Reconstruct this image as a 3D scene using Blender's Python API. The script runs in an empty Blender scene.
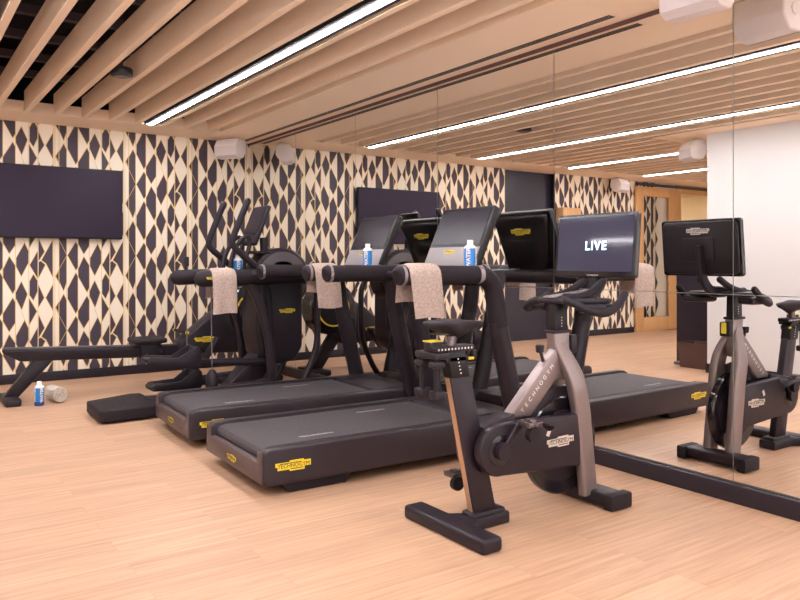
import bpy, bmesh, math, random
from mathutils import Vector, Matrix, Euler
random.seed(7)
PI = math.pi
SC = bpy.context.scene
COL = SC.collection

# ------------------------------------------------------------------ materials
def nodes_of(m):
    m.use_nodes = True
    nt = m.node_tree
    return nt, nt.nodes['Principled BSDF']

def mat(name, col, rough=.5, metal=0., spec=.5, noise=.12, nscale=40., bump=0., bscale=200., emit=None, estr=0., coat=0.):
    m = bpy.data.materials.new(name)
    nt, b = nodes_of(m)
    tc = nt.nodes.new('ShaderNodeTexCoord')
    n = nt.nodes.new('ShaderNodeTexNoise'); n.inputs['Scale'].default_value = nscale; n.inputs['Detail'].default_value = 4
    nt.links.new(tc.outputs['Object'], n.inputs['Vector'])
    r = nt.nodes.new('ShaderNodeMapRange')
    r.inputs['To Min'].default_value = max(0, rough - noise); r.inputs['To Max'].default_value = min(1, rough + noise)
    nt.links.new(n.outputs['Fac'], r.inputs['Value'])
    nt.links.new(r.outputs['Result'], b.inputs['Roughness'])
    b.inputs['Base Color'].default_value = (*col, 1)
    b.inputs['Metallic'].default_value = metal
    b.inputs['Specular IOR Level'].default_value = spec
    if coat:
        b.inputs['Coat Weight'].default_value = coat
    if bump:
        n2 = nt.nodes.new('ShaderNodeTexNoise'); n2.inputs['Scale'].default_value = bscale; n2.inputs['Detail'].default_value = 3
        nt.links.new(tc.outputs['Object'], n2.inputs['Vector'])
        bp = nt.nodes.new('ShaderNodeBump'); bp.inputs['Strength'].default_value = bump; bp.inputs['Distance'].default_value = .004
        nt.links.new(n2.outputs['Fac'], bp.inputs['Height']); nt.links.new(bp.outputs['Normal'], b.inputs['Normal'])
    if emit:
        b.inputs['Emission Color'].default_value = (*emit, 1); b.inputs['Emission Strength'].default_value = estr
    return m

def wood_mat(name, c1, c2, plank=None, rough=.4, along='X', bumpk=.06):
    m = bpy.data.materials.new(name)
    nt, b = nodes_of(m); L = nt.links; N = nt.nodes.new
    tc = N('ShaderNodeTexCoord')
    mp = N('ShaderNodeMapping')
    L.new(tc.outputs['Object'], mp.inputs['Vector'])
    if along == 'Z':
        mp.inputs['Rotation'].default_value = (0, PI/2, 0)
    vec = mp.outputs['Vector']
    mpg = N('ShaderNodeMapping'); mpg.inputs['Scale'].default_value = (.8, 15, 15)
    off = None
    if plank:
        br = N('ShaderNodeTexBrick')
        br.inputs['Scale'].default_value = 1
        br.inputs['Brick Width'].default_value = plank[0]; br.inputs['Row Height'].default_value = plank[1]
        br.inputs['Mortar Size'].default_value = .0012; br.inputs['Mortar Smooth'].default_value = .3
        br.inputs['Color1'].default_value = (0, 0, 0, 1); br.inputs['Color2'].default_value = (1, 1, 1, 1)
        br.inputs['Mortar'].default_value = (.5, .5, .5, 1)
        br.offset = .37; br.offset_frequency = 2
        L.new(vec, br.inputs['Vector'])
        # shift the grain plank by plank
        mul = N('ShaderNodeVectorMath'); mul.operation = 'SCALE'; mul.inputs['Scale'].default_value = 7.3
        L.new(br.outputs['Color'], mul.inputs[0])
        add = N('ShaderNodeVectorMath'); add.operation = 'ADD'
        L.new(vec, add.inputs[0]); L.new(mul.outputs['Vector'], add.inputs[1])
        L.new(add.outputs['Vector'], mpg.inputs['Vector'])
    else:
        L.new(vec, mpg.inputs['Vector'])
    n = N('ShaderNodeTexNoise'); n.inputs['Scale'].default_value = 1.6; n.inputs['Detail'].default_value = 7; n.inputs['Roughness'].default_value = .62
    n.inputs['Distortion'].default_value = 1.3
    L.new(mpg.outputs['Vector'], n.inputs['Vector'])
    w = N('ShaderNodeTexWave'); w.wave_type = 'BANDS'; w.bands_direction = 'Y'
    w.inputs['Scale'].default_value = .55; w.inputs['Distortion'].default_value = 9; w.inputs['Detail'].default_value = 3; w.inputs['Detail Scale'].default_value = .8
    L.new(mpg.outputs['Vector'], w.inputs['Vector'])
    mx = N('ShaderNodeMix'); mx.data_type = 'FLOAT'; mx.inputs[0].default_value = .08
    L.new(n.outputs['Fac'], mx.inputs[2]); L.new(w.outputs['Fac'], mx.inputs[3])
    rmp = N('ShaderNodeValToRGB')
    rmp.color_ramp.elements[0].position = .28; rmp.color_ramp.elements[0].color = (*c2, 1)
    rmp.color_ramp.elements[1].position = .66; rmp.color_ramp.elements[1].color = (*c1, 1)
    L.new(mx.outputs[0], rmp.inputs['Fac'])
    out = rmp.outputs['Color']
    if plank:
        hv = N('ShaderNodeHueSaturation')
        mr = N('ShaderNodeMapRange'); mr.inputs['To Min'].default_value = .93; mr.inputs['To Max'].default_value = 1.05
        L.new(br.outputs['Color'], mr.inputs['Value']); L.new(mr.outputs['Result'], hv.inputs['Value'])
        L.new(out, hv.inputs['Color'])
        dk = N('ShaderNodeMix'); dk.data_type = 'RGBA'; dk.blend_type = 'MULTIPLY'
        L.new(br.outputs['Fac'], dk.inputs[0]); L.new(hv.outputs['Color'], dk.inputs[6]); dk.inputs[7].default_value = (.86, .80, .76, 1)
        out = dk.outputs[2]
    L.new(out, b.inputs['Base Color'])
    b.inputs['Roughness'].default_value = rough
    bp = N('ShaderNodeBump'); bp.inputs['Strength'].default_value = bumpk; bp.inputs['Distance'].default_value = .002
    L.new(mx.outputs[0], bp.inputs['Height']); L.new(bp.outputs['Normal'], b.inputs['Normal'])
    return m

M = {}
M['floor'] = wood_mat('oak_floor', (.585, .366, .24), (.42, .238, .14), plank=(1.25, .145), rough=.42)
M['oak'] = wood_mat('oak_joinery', (.60, .34, .15), (.50, .26, .10), along='Z', rough=.45)
M['slat'] = mat('ceiling_paint', (.93, .755, .585), .6, noise=.05, spec=.3)
M['white'] = mat('white_paint', (.63, .62, .625), .6, noise=.04, spec=.3)
M['beige'] = mat('beige_paint', (.78, .66, .47), .6, noise=.04, spec=.3)
M['void'] = mat('void_paint', (.012, .011, .016), .8, noise=.05, spec=.2)
M['joist'] = mat('dark_joist', (.07, .05, .06), .5, spec=.3)
M['base'] = mat('dark_skirting', (.016, .0105, .017), .45, spec=.4)
M['blackpanel'] = mat('black_panel', (.016, .011, .022), .4, spec=.4)
M['cream'] = mat('wallpaper_cream', (.84, .75, .63), .6, noise=.05, spec=.25)
M['plum'] = mat('wallpaper_plum', (.058, .043, .062), .55, noise=.08, spec=.3)
M['gold'] = mat('wallpaper_gold', (.66, .45, .13), .45, metal=.1, noise=.1)
M['black'] = mat('black_plastic', (.019, .0130, .0185), .42, spec=.3, noise=.1, nscale=25)
M['black2'] = mat('black_satin', (.022, .0145, .0205), .36, spec=.3, noise=.08, nscale=25)
M['rubber'] = mat('black_rubber', (.018, .0125, .017), .6, spec=.25, bump=.15, bscale=300)
M['gloss'] = mat('gloss_black', (.012, .009, .012), .16, spec=.6, noise=.05)
M['grey'] = mat('grey_moulding', (.15, .125, .135), .4, spec=.5)
M['belt'] = mat('running_belt', (.064, .053, .058), .62, spec=.25, bump=.25, bscale=420)
M['deckside'] = mat('deck_side', (.030, .020, .025), .42, spec=.3)
M['deckend'] = mat('deck_end_cap', (.088, .060, .060), .42, spec=.35)
M['rail'] = mat('deck_rail', (.085, .068, .074), .38, spec=.5)
M['silver'] = mat('bike_frame_paint', (.25, .195, .19), .34, metal=.55, spec=.5, noise=.06)
M['chrome'] = mat('steel', (.6, .57, .56), .25, metal=1., noise=.08)
M['ring'] = mat('pale_ring', (.32, .28, .29), .3, metal=.5)
M['copperlit'] = mat('copper_lit_face', (.52, .30, .18), .4, metal=.3)  # warm light on the seat tube put into the colour
M['darksteel'] = mat('dark_steel', (.16, .13, .13), .3, metal=.8)
M['panel'] = mat('grey_console_panel', (.27, .24, .245), .4, spec=.4)
M['yellow'] = mat('yellow_badge', (.80, .60, .03), .45, noise=.05)
M['ink'] = mat('black_ink', (.015, .012, .012), .5)
M['whiteink'] = mat('white_ink', (.75, .70, .68), .5)
M['paleink'] = mat('pale_ink', (.62, .52, .44), .5)
M['greyink'] = mat('grey_ink', (.5, .45, .45), .5)
M['towel'] = mat('towel_terry', (.52, .405, .35), .95, spec=.1, noise=.03, bump=1., bscale=160)
M['towelw'] = mat('white_terry', (.72, .64, .56), .95, spec=.1, noise=.03, bump=.8, bscale=180)
M['blue'] = mat('bottle_blue', (.015, .19, .52), .3, spec=.5, noise=.05)
M['navy'] = mat('bottle_navy', (.012, .055, .2), .35)
M['cap'] = mat('white_cap', (.82, .79, .78), .4)
M['speaker'] = mat('speaker_shell', (.72, .655, .64), .5)
M['grille'] = mat('speaker_grille', (.60, .54, .545), .6, bump=.6, bscale=500)
M['tv'] = mat('tv_screen', (.019, .009, .026), .35, spec=.2, noise=.03)
M['bezel'] = mat('screen_bezel', (.008, .006, .008), .38, spec=.35, noise=.02)
M['display'] = mat('dark_display', (.020, .015, .024), .25, spec=.10, noise=.03)
M['live'] = mat('lit_display', (.02, .02, .03), .06, spec=.5, noise=.02, emit=(.12, .12, .22), estr=.2)
M['livetxt'] = mat('lit_lettering', (.6, .75, 1), .3, emit=(.50, .72, 1.0), estr=2.4)
M['brown'] = mat('brown_leatherette', (.085, .04, .035), .5)
M['vent'] = mat('vent_slot', (.006, .004, .004), .6)
M['shadowgap'] = mat('painted_shadow_gap', (.10, .045, .04), .5)
M['edge'] = mat('glass_edge', (.6, .6, .57), .5, metal=.2)
M['led'] = mat('led_diffuser', (.9, .9, .9), .4, emit=(1.0, .975, .99), estr=72.)
M['ledglow'] = mat('led_edge_glow', (.8, .78, .82), .4, emit=(.62, .57, .68), estr=.7)  # dim emission standing in for the glow at the LED edges
M['dn'] = mat('corridor_lamp', (.9, .9, .9), .4, emit=(1.0, .9, .75), estr=130.)
M['puck'] = mat('black_housing', (.018, .015, .018), .4)

def terry(m, c1, c2):
    nt, b = nodes_of(m); tc = nt.nodes.new('ShaderNodeTexCoord')
    n = nt.nodes.new('ShaderNodeTexNoise'); n.inputs['Scale'].default_value = 75; n.inputs['Detail'].default_value = 5; n.inputs['Roughness'].default_value = .75
    nt.links.new(tc.outputs['Object'], n.inputs['Vector'])
    r = nt.nodes.new('ShaderNodeValToRGB'); r.color_ramp.elements[0].position = .36; r.color_ramp.elements[0].color = (*c1, 1)
    r.color_ramp.elements[1].position = .62; r.color_ramp.elements[1].color = (*c2, 1)
    nt.links.new(n.outputs['Fac'], r.inputs['Fac']); nt.links.new(r.outputs['Color'], b.inputs['Base Color'])
    for k in nt.nodes:
        if k.type == 'BUMP':
            k.inputs['Distance'].default_value = .012; nt.links.new(n.outputs['Fac'], k.inputs['Height'])
terry(M['towel'], (.43, .315, .27), (.60, .475, .41)); terry(M['towelw'], (.55, .47, .39), (.80, .73, .65))

def mirror_mat():
    m = bpy.data.materials.new('mirror_silver')
    nt, b = nodes_of(m)
    b.inputs['Base Color'].default_value = (.90, .895, .88, 1)
    b.inputs['Metallic'].default_value = 1; b.inputs['Roughness'].default_value = 0.0
    n = nt.nodes.new('ShaderNodeTexNoise'); n.inputs['Scale'].default_value = 2
    r = nt.nodes.new('ShaderNodeMapRange'); r.inputs['To Min'].default_value = 0; r.inputs['To Max'].default_value = .0
    nt.links.new(n.outputs['Fac'], r.inputs['Value']); nt.links.new(r.outputs['Result'], b.inputs['Roughness'])
    return m
M['mirror'] = mirror_mat()
def glass_mat():
    m = bpy.data.materials.new('clear_glass')
    nt, b = nodes_of(m)
    b.inputs['Base Color'].default_value = (.97, .98, .97, 1)
    b.inputs['Roughness'].default_value = .02; b.inputs['Transmission Weight'].default_value = 1; b.inputs['IOR'].default_value = 1.1
    return m
M['glass'] = glass_mat()

# ------------------------------------------------------------------ mesh builder
def catmull(pts, n=8):
    pts = [Vector(p) for p in pts]
    if len(pts) < 3: return pts
    P = [2*pts[0]-pts[1]] + pts + [2*pts[-1]-pts[-2]]
    out = []
    for i in range(1, len(P)-2):
        a, b, c, d = P[i-1], P[i], P[i+1], P[i+2]
        for k in range(n):
            t = k/n
            out.append(.5*((2*b)+(c-a)*t+(2*a-5*b+4*c-d)*t*t+(3*b-a-3*c+d)*t**3))
    out.append(pts[-1])
    return out

def fillet(pts, r, n=6):
    """polyline with rounded corners"""
    pts = [Vector(p) for p in pts]
    out = [pts[0]]
    for i in range(1, len(pts)-1):
        a, b, c = pts[i-1], pts[i], pts[i+1]
        u, v = (a-b), (c-b)
        rr = min(r, u.length*.49, v.length*.49)
        p, q = b+u.normalized()*rr, b+v.normalized()*rr
        for k in range(n+1):
            t = k/n
            out.append((1-t)**2*p+2*t*(1-t)*b+t*t*q)
    out.append(pts[-1])
    return out

def circ(r, n=16, rz=None):
    rz = rz or r
    return [(r*math.cos(2*PI*k/n), rz*math.sin(2*PI*k/n)) for k in range(n)]

def rrect(w, h, r, n=4):
    out = []
    r = min(r, w*.499, h*.499)
    for cx, cy, a0 in ((w/2-r, h/2-r, 0), (-w/2+r, h/2-r, PI/2), (-w/2+r, -h/2+r, PI), (w/2-r, -h/2+r, 1.5*PI)):
        for k in range(n+1):
            a = a0+PI/2*k/n
            out.append((cx+r*math.cos(a), cy+r*math.sin(a)))
    return out

class MB:
    def __init__(self):
        self.bm = bmesh.new()
    def _fin(self, verts, faces, mi, bevel, seg=2, xf=None):
        if xf is not None:
            bmesh.ops.transform(self.bm, matrix=xf, verts=verts)
        for f in faces: f.material_index = mi
        if bevel > 0:
            es = set()
            for f in faces:
                for e in f.edges:
                    if len(e.link_faces) == 2 and e.calc_face_angle(0) > .5: es.add(e)
            if es:
                bmesh.ops.bevel(self.bm, geom=list(es), offset=bevel, segments=seg, affect='EDGES', profile=.5, clamp_overlap=True)
    def box(self, lo, hi, bevel=0., mi=0, xf=None, seg=2):
        v = [self.bm.verts.new((x, y, z)) for x in (lo[0], hi[0]) for y in (lo[1], hi[1]) for z in (lo[2], hi[2])]
        idx = ((0,1,3,2),(4,6,7,5),(0,4,5,1),(2,3,7,6),(0,2,6,4),(1,5,7,3))
        fs = [self.bm.faces.new([v[i] for i in q]) for q in idx]
        bmesh.ops.recalc_face_normals(self.bm, faces=fs)
        self._fin(v, fs, mi, bevel, seg, xf); return self
    def prism(self, poly, lo, hi, axis='Y', bevel=0., mi=0, xf=None, seg=2):
        """poly: 2D outline; axis Y: (x,z); axis X: (y,z); axis Z: (x,y)"""
        def P(a, b, t):
            return {'Y': (a, t, b), 'X': (t, a, b), 'Z': (a, b, t)}[axis]
        A = [self.bm.verts.new(P(a, b, lo)) for a, b in poly]
        B = [self.bm.verts.new(P(a, b, hi)) for a, b in poly]
        n = len(poly)
        fs = [self.bm.faces.new(A), self.bm.faces.new(B[::-1])]
        for i in range(n):
            fs.append(self.bm.faces.new((A[i], B[i], B[(i+1) % n], A[(i+1) % n])))
        bmesh.ops.recalc_face_normals(self.bm, faces=fs)
        self._fin(A+B, fs, mi, bevel, seg, xf); return self
    def sweep(self, pts, sec, mi=0, up=(0, 0, 1), scale=None, caps=True, round_caps=False, xf=None):
        pts = [Vector(p) for p in pts]
        if round_caps:
            r = max(abs(a) for a, b in sec)
            d0 = (pts[0]-pts[1]).normalized(); d1 = (pts[-1]-pts[-2]).normalized()
            base = scale or [1]*len(pts)
            ks = [(.5, .5, .95), (.8, .8, .75), (.97, .97, .4)]
            pre = [pts[0]+d0*r*k[0] for k in ks][::-1]; post = [pts[-1]+d1*r*k[0] for k in ks]
            s0, s1 = base[0], base[-1]
            scale = [s0*math.sqrt(max(.02, 1-k[0]**2)) for k in ks][::-1]+list(base)+[s1*math.sqrt(max(.02, 1-k[0]**2)) for k in ks]
            pts = pre+pts+post
        n = len(pts); rings = []; nv = []
        upv = Vector(up)
        for i, p in enumerate(pts):
            t = (pts[min(i+1, n-1)]-pts[max(i-1, 0)]).normalized()
            if i == 0:
                s = t.cross(upv)
                if s.length < 1e-3: s = t.cross(Vector((1, 0, 0)))
                s.normalize()
            else:
                s = s - t*s.dot(t); s.normalize()
            u = s.cross(t)
            k = scale[i] if scale else 1
            ring = [self.bm.verts.new(p+s*a*k+u*b*k) for a, b in sec]
            rings.append(ring); nv += ring
        fs = []; m = len(sec)
        for i in range(n-1):
            for j in range(m):
                fs.append(self.bm.faces.new((rings[i][j], rings[i][(j+1) % m], rings[i+1][(j+1) % m], rings[i+1][j])))
        if caps:
            fs.append(self.bm.faces.new(rings[0][::-1])); fs.append(self.bm.faces.new(rings[-1]))
        bmesh.ops.recalc_face_normals(self.bm, faces=fs)
        self._fin(nv, fs, mi, 0, xf=xf); return self
    def tube(self, pts, r, mi=0, n=14, caps=True, round_caps=False, xf=None, scale=None):
        return self.sweep(pts, circ(r, n), mi, caps=caps, round_caps=round_caps, xf=xf, scale=scale)
    def lathe(self, prof, c=(0, 0, 0), axis='Z', n=28, mi=0, xf=None, mis=None):
        """prof: (radius, height) from one end to the other"""
        rings = []; nv = []
        for r, h in prof:
            ring = []
            if r < 1e-5: r = 1e-4
            for k in range(n):
                a = 2*PI*k/n; x, y = r*math.cos(a), r*math.sin(a)
                p = {'Z': (x, y, h), 'Y': (x, h, y), 'X': (h, x, y)}[axis]
                ring.append(self.bm.verts.new(Vector(p)+Vector(c)))
            rings.append(ring); nv += ring
        fs = []
        for i in range(len(prof)-1):
            for k in range(n):
                f = self.bm.faces.new((rings[i][k], rings[i][(k+1) % n], rings[i+1][(k+1) % n], rings[i+1][k]))
                f.material_index = mis[i] if mis else mi
                fs.append(f)
        c0 = self.bm.faces.new(rings[0][::-1]); c1 = self.bm.faces.new(rings[-1])
        c0.material_index = mis[0] if mis else mi; c1.material_index = mis[-1] if mis else mi
        fs += [c0, c1]
        bmesh.ops.recalc_face_normals(self.bm, faces=fs)
        if xf is not None: bmesh.ops.transform(self.bm, matrix=xf, verts=nv)
        return self
    def quad(self, ps, mi=0):
        f = self.bm.faces.new([self.bm.verts.new(p) for p in ps]); f.material_index = mi; return self
    def text(self, s, size, xf, mi=0, ext=.0008, bold=0., space=1.):
        cu = bpy.data.curves.new('t', 'FONT'); cu.body = s; cu.size = size; cu.extrude = ext; cu.offset = bold
        cu.align_x = 'CENTER'; cu.align_y = 'CENTER'; cu.resolution_u = 3; cu.space_character = space
        o = bpy.data.objects.new('t', cu); COL.objects.link(o)
        dg = bpy.context.evaluated_depsgraph_get()
        me = bpy.data.meshes.new_from_object(o.evaluated_get(dg))
        vs = [self.bm.verts.new(xf @ v.co) for v in me.vertices]
        for p in me.polygons:
            try:
                f = self.bm.faces.new([vs[i] for i in p.vertices]); f.material_index = mi
            except ValueError: pass
        bpy.data.objects.remove(o); bpy.data.meshes.remove(me); bpy.data.curves.remove(cu)
        return self
    def build(self, name, mats, parent=None, smooth=35, loc=None):
        me = bpy.data.meshes.new(name); self.bm.to_mesh(me); self.bm.free()
        for k in (mats if isinstance(mats, (list, tuple)) else [mats]): me.materials.append(M[k])
        if smooth:
            me.shade_smooth(); me.set_sharp_from_angle(angle=math.radians(smooth))
        o = bpy.data.objects.new(name, me); COL.objects.link(o)
        if parent: o.parent = parent
        if loc: o.location = loc
        return o

def empty(name, loc, rz=0.):
    o = bpy.data.objects.new(name, None); COL.objects.link(o)
    o.empty_display_size = .1; o.location = loc; o.rotation_euler = (0, 0, rz); return o
def tag(o, label=None, cat=None, group=None, kind=None):
    for k, v in (('label', label), ('category', cat), ('group', group), ('kind', kind)):
        if v: o[k] = v
    return o
def struct(o):
    o['kind'] = 'structure'; return o
def copy_tree(o, parent=None):
    c = o.copy(); COL.objects.link(c)
    if parent: c.parent = parent
    for ch in list(o.children): copy_tree(ch, c)
    return c
def frame(o, x, y):
    """matrix from origin o, local x direction, local y direction"""
    x = Vector(x).normalized(); z = x.cross(Vector(y)).normalized(); y = z.cross(x)
    return Matrix(((x.x, y.x, z.x, o[0]), (x.y, y.y, z.y, o[1]), (x.z, y.z, z.z, o[2]), (0, 0, 0, 1)))

def badge(name, parent, xf, w, bg='yellow', ink='ink'):
    """stepped banner with lettering, facing local +z"""
    h = w*.20
    P = [(-.5, -.02), (-.44, -.02), (-.44, -.34), (-.10, -.34), (-.10, -.5), (.32, -.5), (.32, -.2), (.5, -.2), (.5, .36), (.30, .36), (.30, .5), (-.1, .5), (-.1, .36), (-.5, .36)]
    b = MB(); b.prism([(x*w, y*h*1.35) for x, y in P], 0, .0025, 'Z', mi=0, xf=xf)
    b.text('TECHNOGYM', w*.145, xf @ Matrix.Translation((0.01*w, 0, .003)), 1, .0006, bold=.0)
    b.box((-.08*w, -.46*h, .0025), (.28*w, -.36*h, .0035), mi=1, xf=xf)
    b.box((-.38*w, .31*h, .0025), (.22*w, .40*h, .0035), mi=1, xf=xf)
    return b.build(name, [bg, ink], parent)

# ------------------------------------------------------------------ camera
H = 1.2; F = 741.; TH = math.atan((400+112)/F)
cam = bpy.data.cameras.new('camera'); camo = bpy.data.objects.new('camera', cam); COL.objects.link(camo)
cam.sensor_width = 36; cam.lens = F/800*36; cam.shift_y = -37.5/800
camo.location = (0, 0, H); camo.rotation_euler = (PI/2, 0, -TH); cam.clip_start = .05
SC.camera = camo

# ------------------------------------------------------------------ room
MX, WY, CZ = 3.5, 8.2, 2.60
XL, YN = -6.6, -3.2
LEDX = [2.185, .435, -1.315, -3.065]
b = MB(); b.box((XL, YN, -.1), (MX+.1, 11.6, 0)); struct(b.build('floor', 'floor', smooth=0))

# wallpaper: one tile, in pixels of the tile (393 x 430)
TW, THT = .69, .77
DARK = [
 [(50,10),(66,45),(66,375),(50,425),(25,370),(25,60)],
 [(6,87),(23,55),(23,120)], [(6,340),(23,308),(23,373)],
 [(116,140),(127,160),(127,290),(116,307),(70,220)],
 [(116,318),(127,340),(127,535),(116,557),(71,470),(71,410)],
 [(178,24),(190,50),(190,166),(160,214),(129,155),(129,110)],
 [(160,226),(190,276),(190,410),(178,436),(130,346),(130,296)],
 [(221,-65),(252,5),(252,10),(223,96),(193,30),(193,-5)],
 [(238,150),(257,195),(257,265),(221,340),(195,285),(195,235)],
 [(283,325),(304,362),(304,425),(283,475),(263,445),(263,365)],
 [(261,30),(302,105),(262,180)], [(305,196),(305,352),(263,276)],
 [(309,-45),(340,30),(309,84)], [(385,-45),(385,104),(347,30)],
 [(310,124),(342,200),(310,255)], [(384,132),(384,345),(349,268),(324,248),(354,190)],
 [(310,258),(322,252),(346,274),(310,348)],
]
LINES = [(3,), (25,), (66,), (128,), (191,), (259,), (307,), (387,)]
ZIG = [((3,87),(68,220)), ((68,220),(3,340)), ((221,100),(238,150)), ((261,180),(263,276))]
def clip_poly(P, x0, x1, y0, y1):
    def cl(P, f, inter):
        out = []
        for i in range(len(P)):
            a, c = P[i-1], P[i]
            if f(c):
                if not f(a): out.append(inter(a, c))
                out.append(c)
            elif f(a): out.append(inter(a, c))
        return out
    for ax, v, sgn in ((0, x0, 1), (0, x1, -1), (1, y0, 1), (1, y1, -1)):
        if not P: return P
        f = lambda p: (p[ax]-v)*sgn >= 0
        def inter(a, c):
            t = (v-a[ax])/(c[ax]-a[ax]); return (a[0]+(c[0]-a[0])*t, a[1]+(c[1]-a[1])*t)
        P = cl(P, f, inter)
    return P
def wallpaper(bm_, xa, xb, za, zb, y, x0=2.082, ztop=2.60):
    """paper of dark lozenges on cream between xa..xb, za..zb on the plane Y=y (facing -Y)"""
    sx, sz = TW/393., THT/430.
    bm_.box((xa, y, za), (xb, y+.06, zb), mi=0)
    def put(P, mi, d):
        P = clip_poly(P, xa, xb, za, zb)
        if len(P) >= 3:
            try: 
                f = bm_.bm.faces.new([bm_.bm.verts.new((px, y-d, pz)) for px, pz in P]); f.material_index = mi
                f.normal_update()
                if f.normal.y > 0: f.normal_flip()
            except ValueError: pass
    k0 = math.floor((xa-x0)/TW)-1; k1 = math.ceil((xb-x0)/TW)+1
    for k in range(k0, k1+1):
        for r in range(-2, 5):
            def T(p): return (x0+k*TW+p[0]*sx, ztop-.234-(r*430+p[1]-40)*sz)
            for P in DARK:
                put([T(p) for p in P], 1, .0014)
                for i in range(len(P)):
                    A, C = Vector(T(P[i-1])), Vector(T(P[i])); dv = (C-A).normalized(); nn = Vector((-dv.y, dv.x))*.0030
                    if abs(dv.x) > .02: put([tuple(A+nn), tuple(C+nn), tuple(C-nn), tuple(A-nn)], 2, .0024)
            for (a, c) in ZIG:
                A, C = Vector(T(a)), Vector(T(c)); dv = (C-A).normalized(); nn = Vector((-dv.y, dv.x))*.0022
                put([tuple(A+nn), tuple(C+nn), tuple(C-nn), tuple(A-nn)], 2, .0019)
        for (lx,) in LINES:
            X = x0+k*TW+lx*sx
            put([(X-.0026, za), (X+.0026, za), (X+.0026, zb), (X-.0026, zb)], 2, .0019)

PX0, PX1 = -1.62, -.57        # black recessed panel
b = MB(); wallpaper(b, PX1, MX, .08, 2.62, WY); wallpaper(b, -4.22, PX0, .08, 2.62, WY)
b.box((-4.85, WY, 0), (-4.22, WY+.06, 2.62), mi=0)
struct(b.build('wall_back', ['cream', 'plum', 'gold'], smooth=0))
b = MB(); b.box((PX0, WY+.10, 0), (PX1, WY+.16, 2.62)); b.box((PX0-.01, WY, 0), (PX0, WY+.1, 2.62)); b.box((PX1, WY, 0), (PX1+.01, WY+.1, 2.62))
struct(b.build('wall_back_recess', 'blackpanel', smooth=0))
b = MB()
for xa, xb in ((PX1, MX-.04), (-3.55, PX0)):
    b.box((xa, WY-.014, 0), (xb, WY+.06, .095), .003)
struct(b.build('baseboard_back', 'base'))
# ceiling: soffits, void, slats
b = MB()
b.box((XL, 7.64, CZ), (MX+.1, WY+.3, CZ+.1)); b.box((2.93, YN, CZ), (MX+.1, 7.64, CZ+.1)); b.box((-.36, YN, CZ), (-.06, 5.25, CZ+.1)); b.box((-1.25, 4.70, CZ), (-.36, 5.25, CZ+.1))
struct(b.build('ceiling', 'slat', smooth=0))
b = MB(); b.box((XL, YN, 3.30), (MX+.1, 11.6, 3.36)); b.box((MX, YN, CZ+.1), (MX+.1, 8.5, 3.3)); b.box((XL, WY+.2, CZ+.1), (MX, WY+.3, 3.3))
b.box((XL-.06, YN, CZ), (XL, 8.5, 3.3)); b.box((XL, YN-.06, CZ), (MX+.1, YN, 3.3))
struct(b.build('ceiling_void', 'void', smooth=0))
b = MB()
for i in range(14):
    y = 7.35-i*.62
    b.box((XL, y-.03, 2.86), (2.93, y+.03, 2.92))
struct(b.build('ceiling_joists', 'joist', smooth=0))
b = MB()
for k in range(-24, 8):
    x = 1.06+.25*k
    y0 = YN
    if x < -.06: y0 = 5.25
    if x < -1.25: y0 = -1.
    b.box((x-.024, y0, CZ-.004), (x+.024, 7.62, CZ+.19), .002, seg=1)
struct(b.build('ceiling_slats', 'slat', smooth=0))

# mirror wall
mw = MB(); mw.box((MX+.012, YN, 0), (MX+.1, WY+.06, CZ+.1)); mw = struct(mw.build('wall_right', 'edge', smooth=0))
edges = [8.19, 6.98, 5.775, 4.555, 3.335, 2.115, .895, -.325]
for a, c in zip(edges[:-1], edges[1:]):
    for z0, z1 in ((.097, 1.036), (1.040, 2.572)):
        q = MB(); q.box((MX, c+.0024, z0), (MX+.008, a-.0024, z1)); q.build('mirror_panel', 'mirror', mw, smooth=0)
b = MB(); b.box((MX-.002, YN, 2.574), (MX+.01, WY, CZ)); struct(b.build('trim_1', 'shadowgap', smooth=0))  # solid strip over the mirror, shade of the gap painted brown
b = MB(); b.box((MX-.035, YN, 0), (MX+.01, WY-.002, .092), .004); struct(b.build('baseboard_right', 'base'))

# white wall that the camera stands beside, seen in the mirror
WX = -.346
b = MB(); b.box((-1.15, -.4, 0), (WX, 4.74, CZ)); struct(b.build('wall_left', 'white', smooth=0))
b = MB(); b.box((WX-.002, -.4, 0), (WX+.014, 4.752, .1), .003); b.box((-1.15, 4.738, 0), (WX+.014, 4.752, .1), .003); struct(b.build('baseboard_left', 'base'))

# corridor behind the door opening
b = MB()
b.box((-4.86, WY+.06, 0), (-4.80, 11.6, CZ)); b.box((XL-.06, WY, 0), (XL, 11.6, CZ)); b.box((XL, 11.5, 0), (-4.8, 11.6, CZ)); b.box((-5.55, 10.4, 0), (-5.45, 11.5, CZ))
b.box((XL-.06, 3.0, 0), (XL, WY, CZ+.1))
struct(b.build('wall_corridor', 'beige', smooth=0))
b = MB(); b.box((XL, WY+.3, 2.55), (-4.8, 11.6, 2.6)); struct(b.build('ceiling_corridor', 'beige', smooth=0))
b = MB(); b.box((-4.86, WY-.03, 0), (-4.72, WY+.08, 2.46), .004); b.box((XL, WY-.03, 2.46), (-4.72, WY+.08, 2.6), .004); struct(b.build('trim_2', 'oak'))
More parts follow.
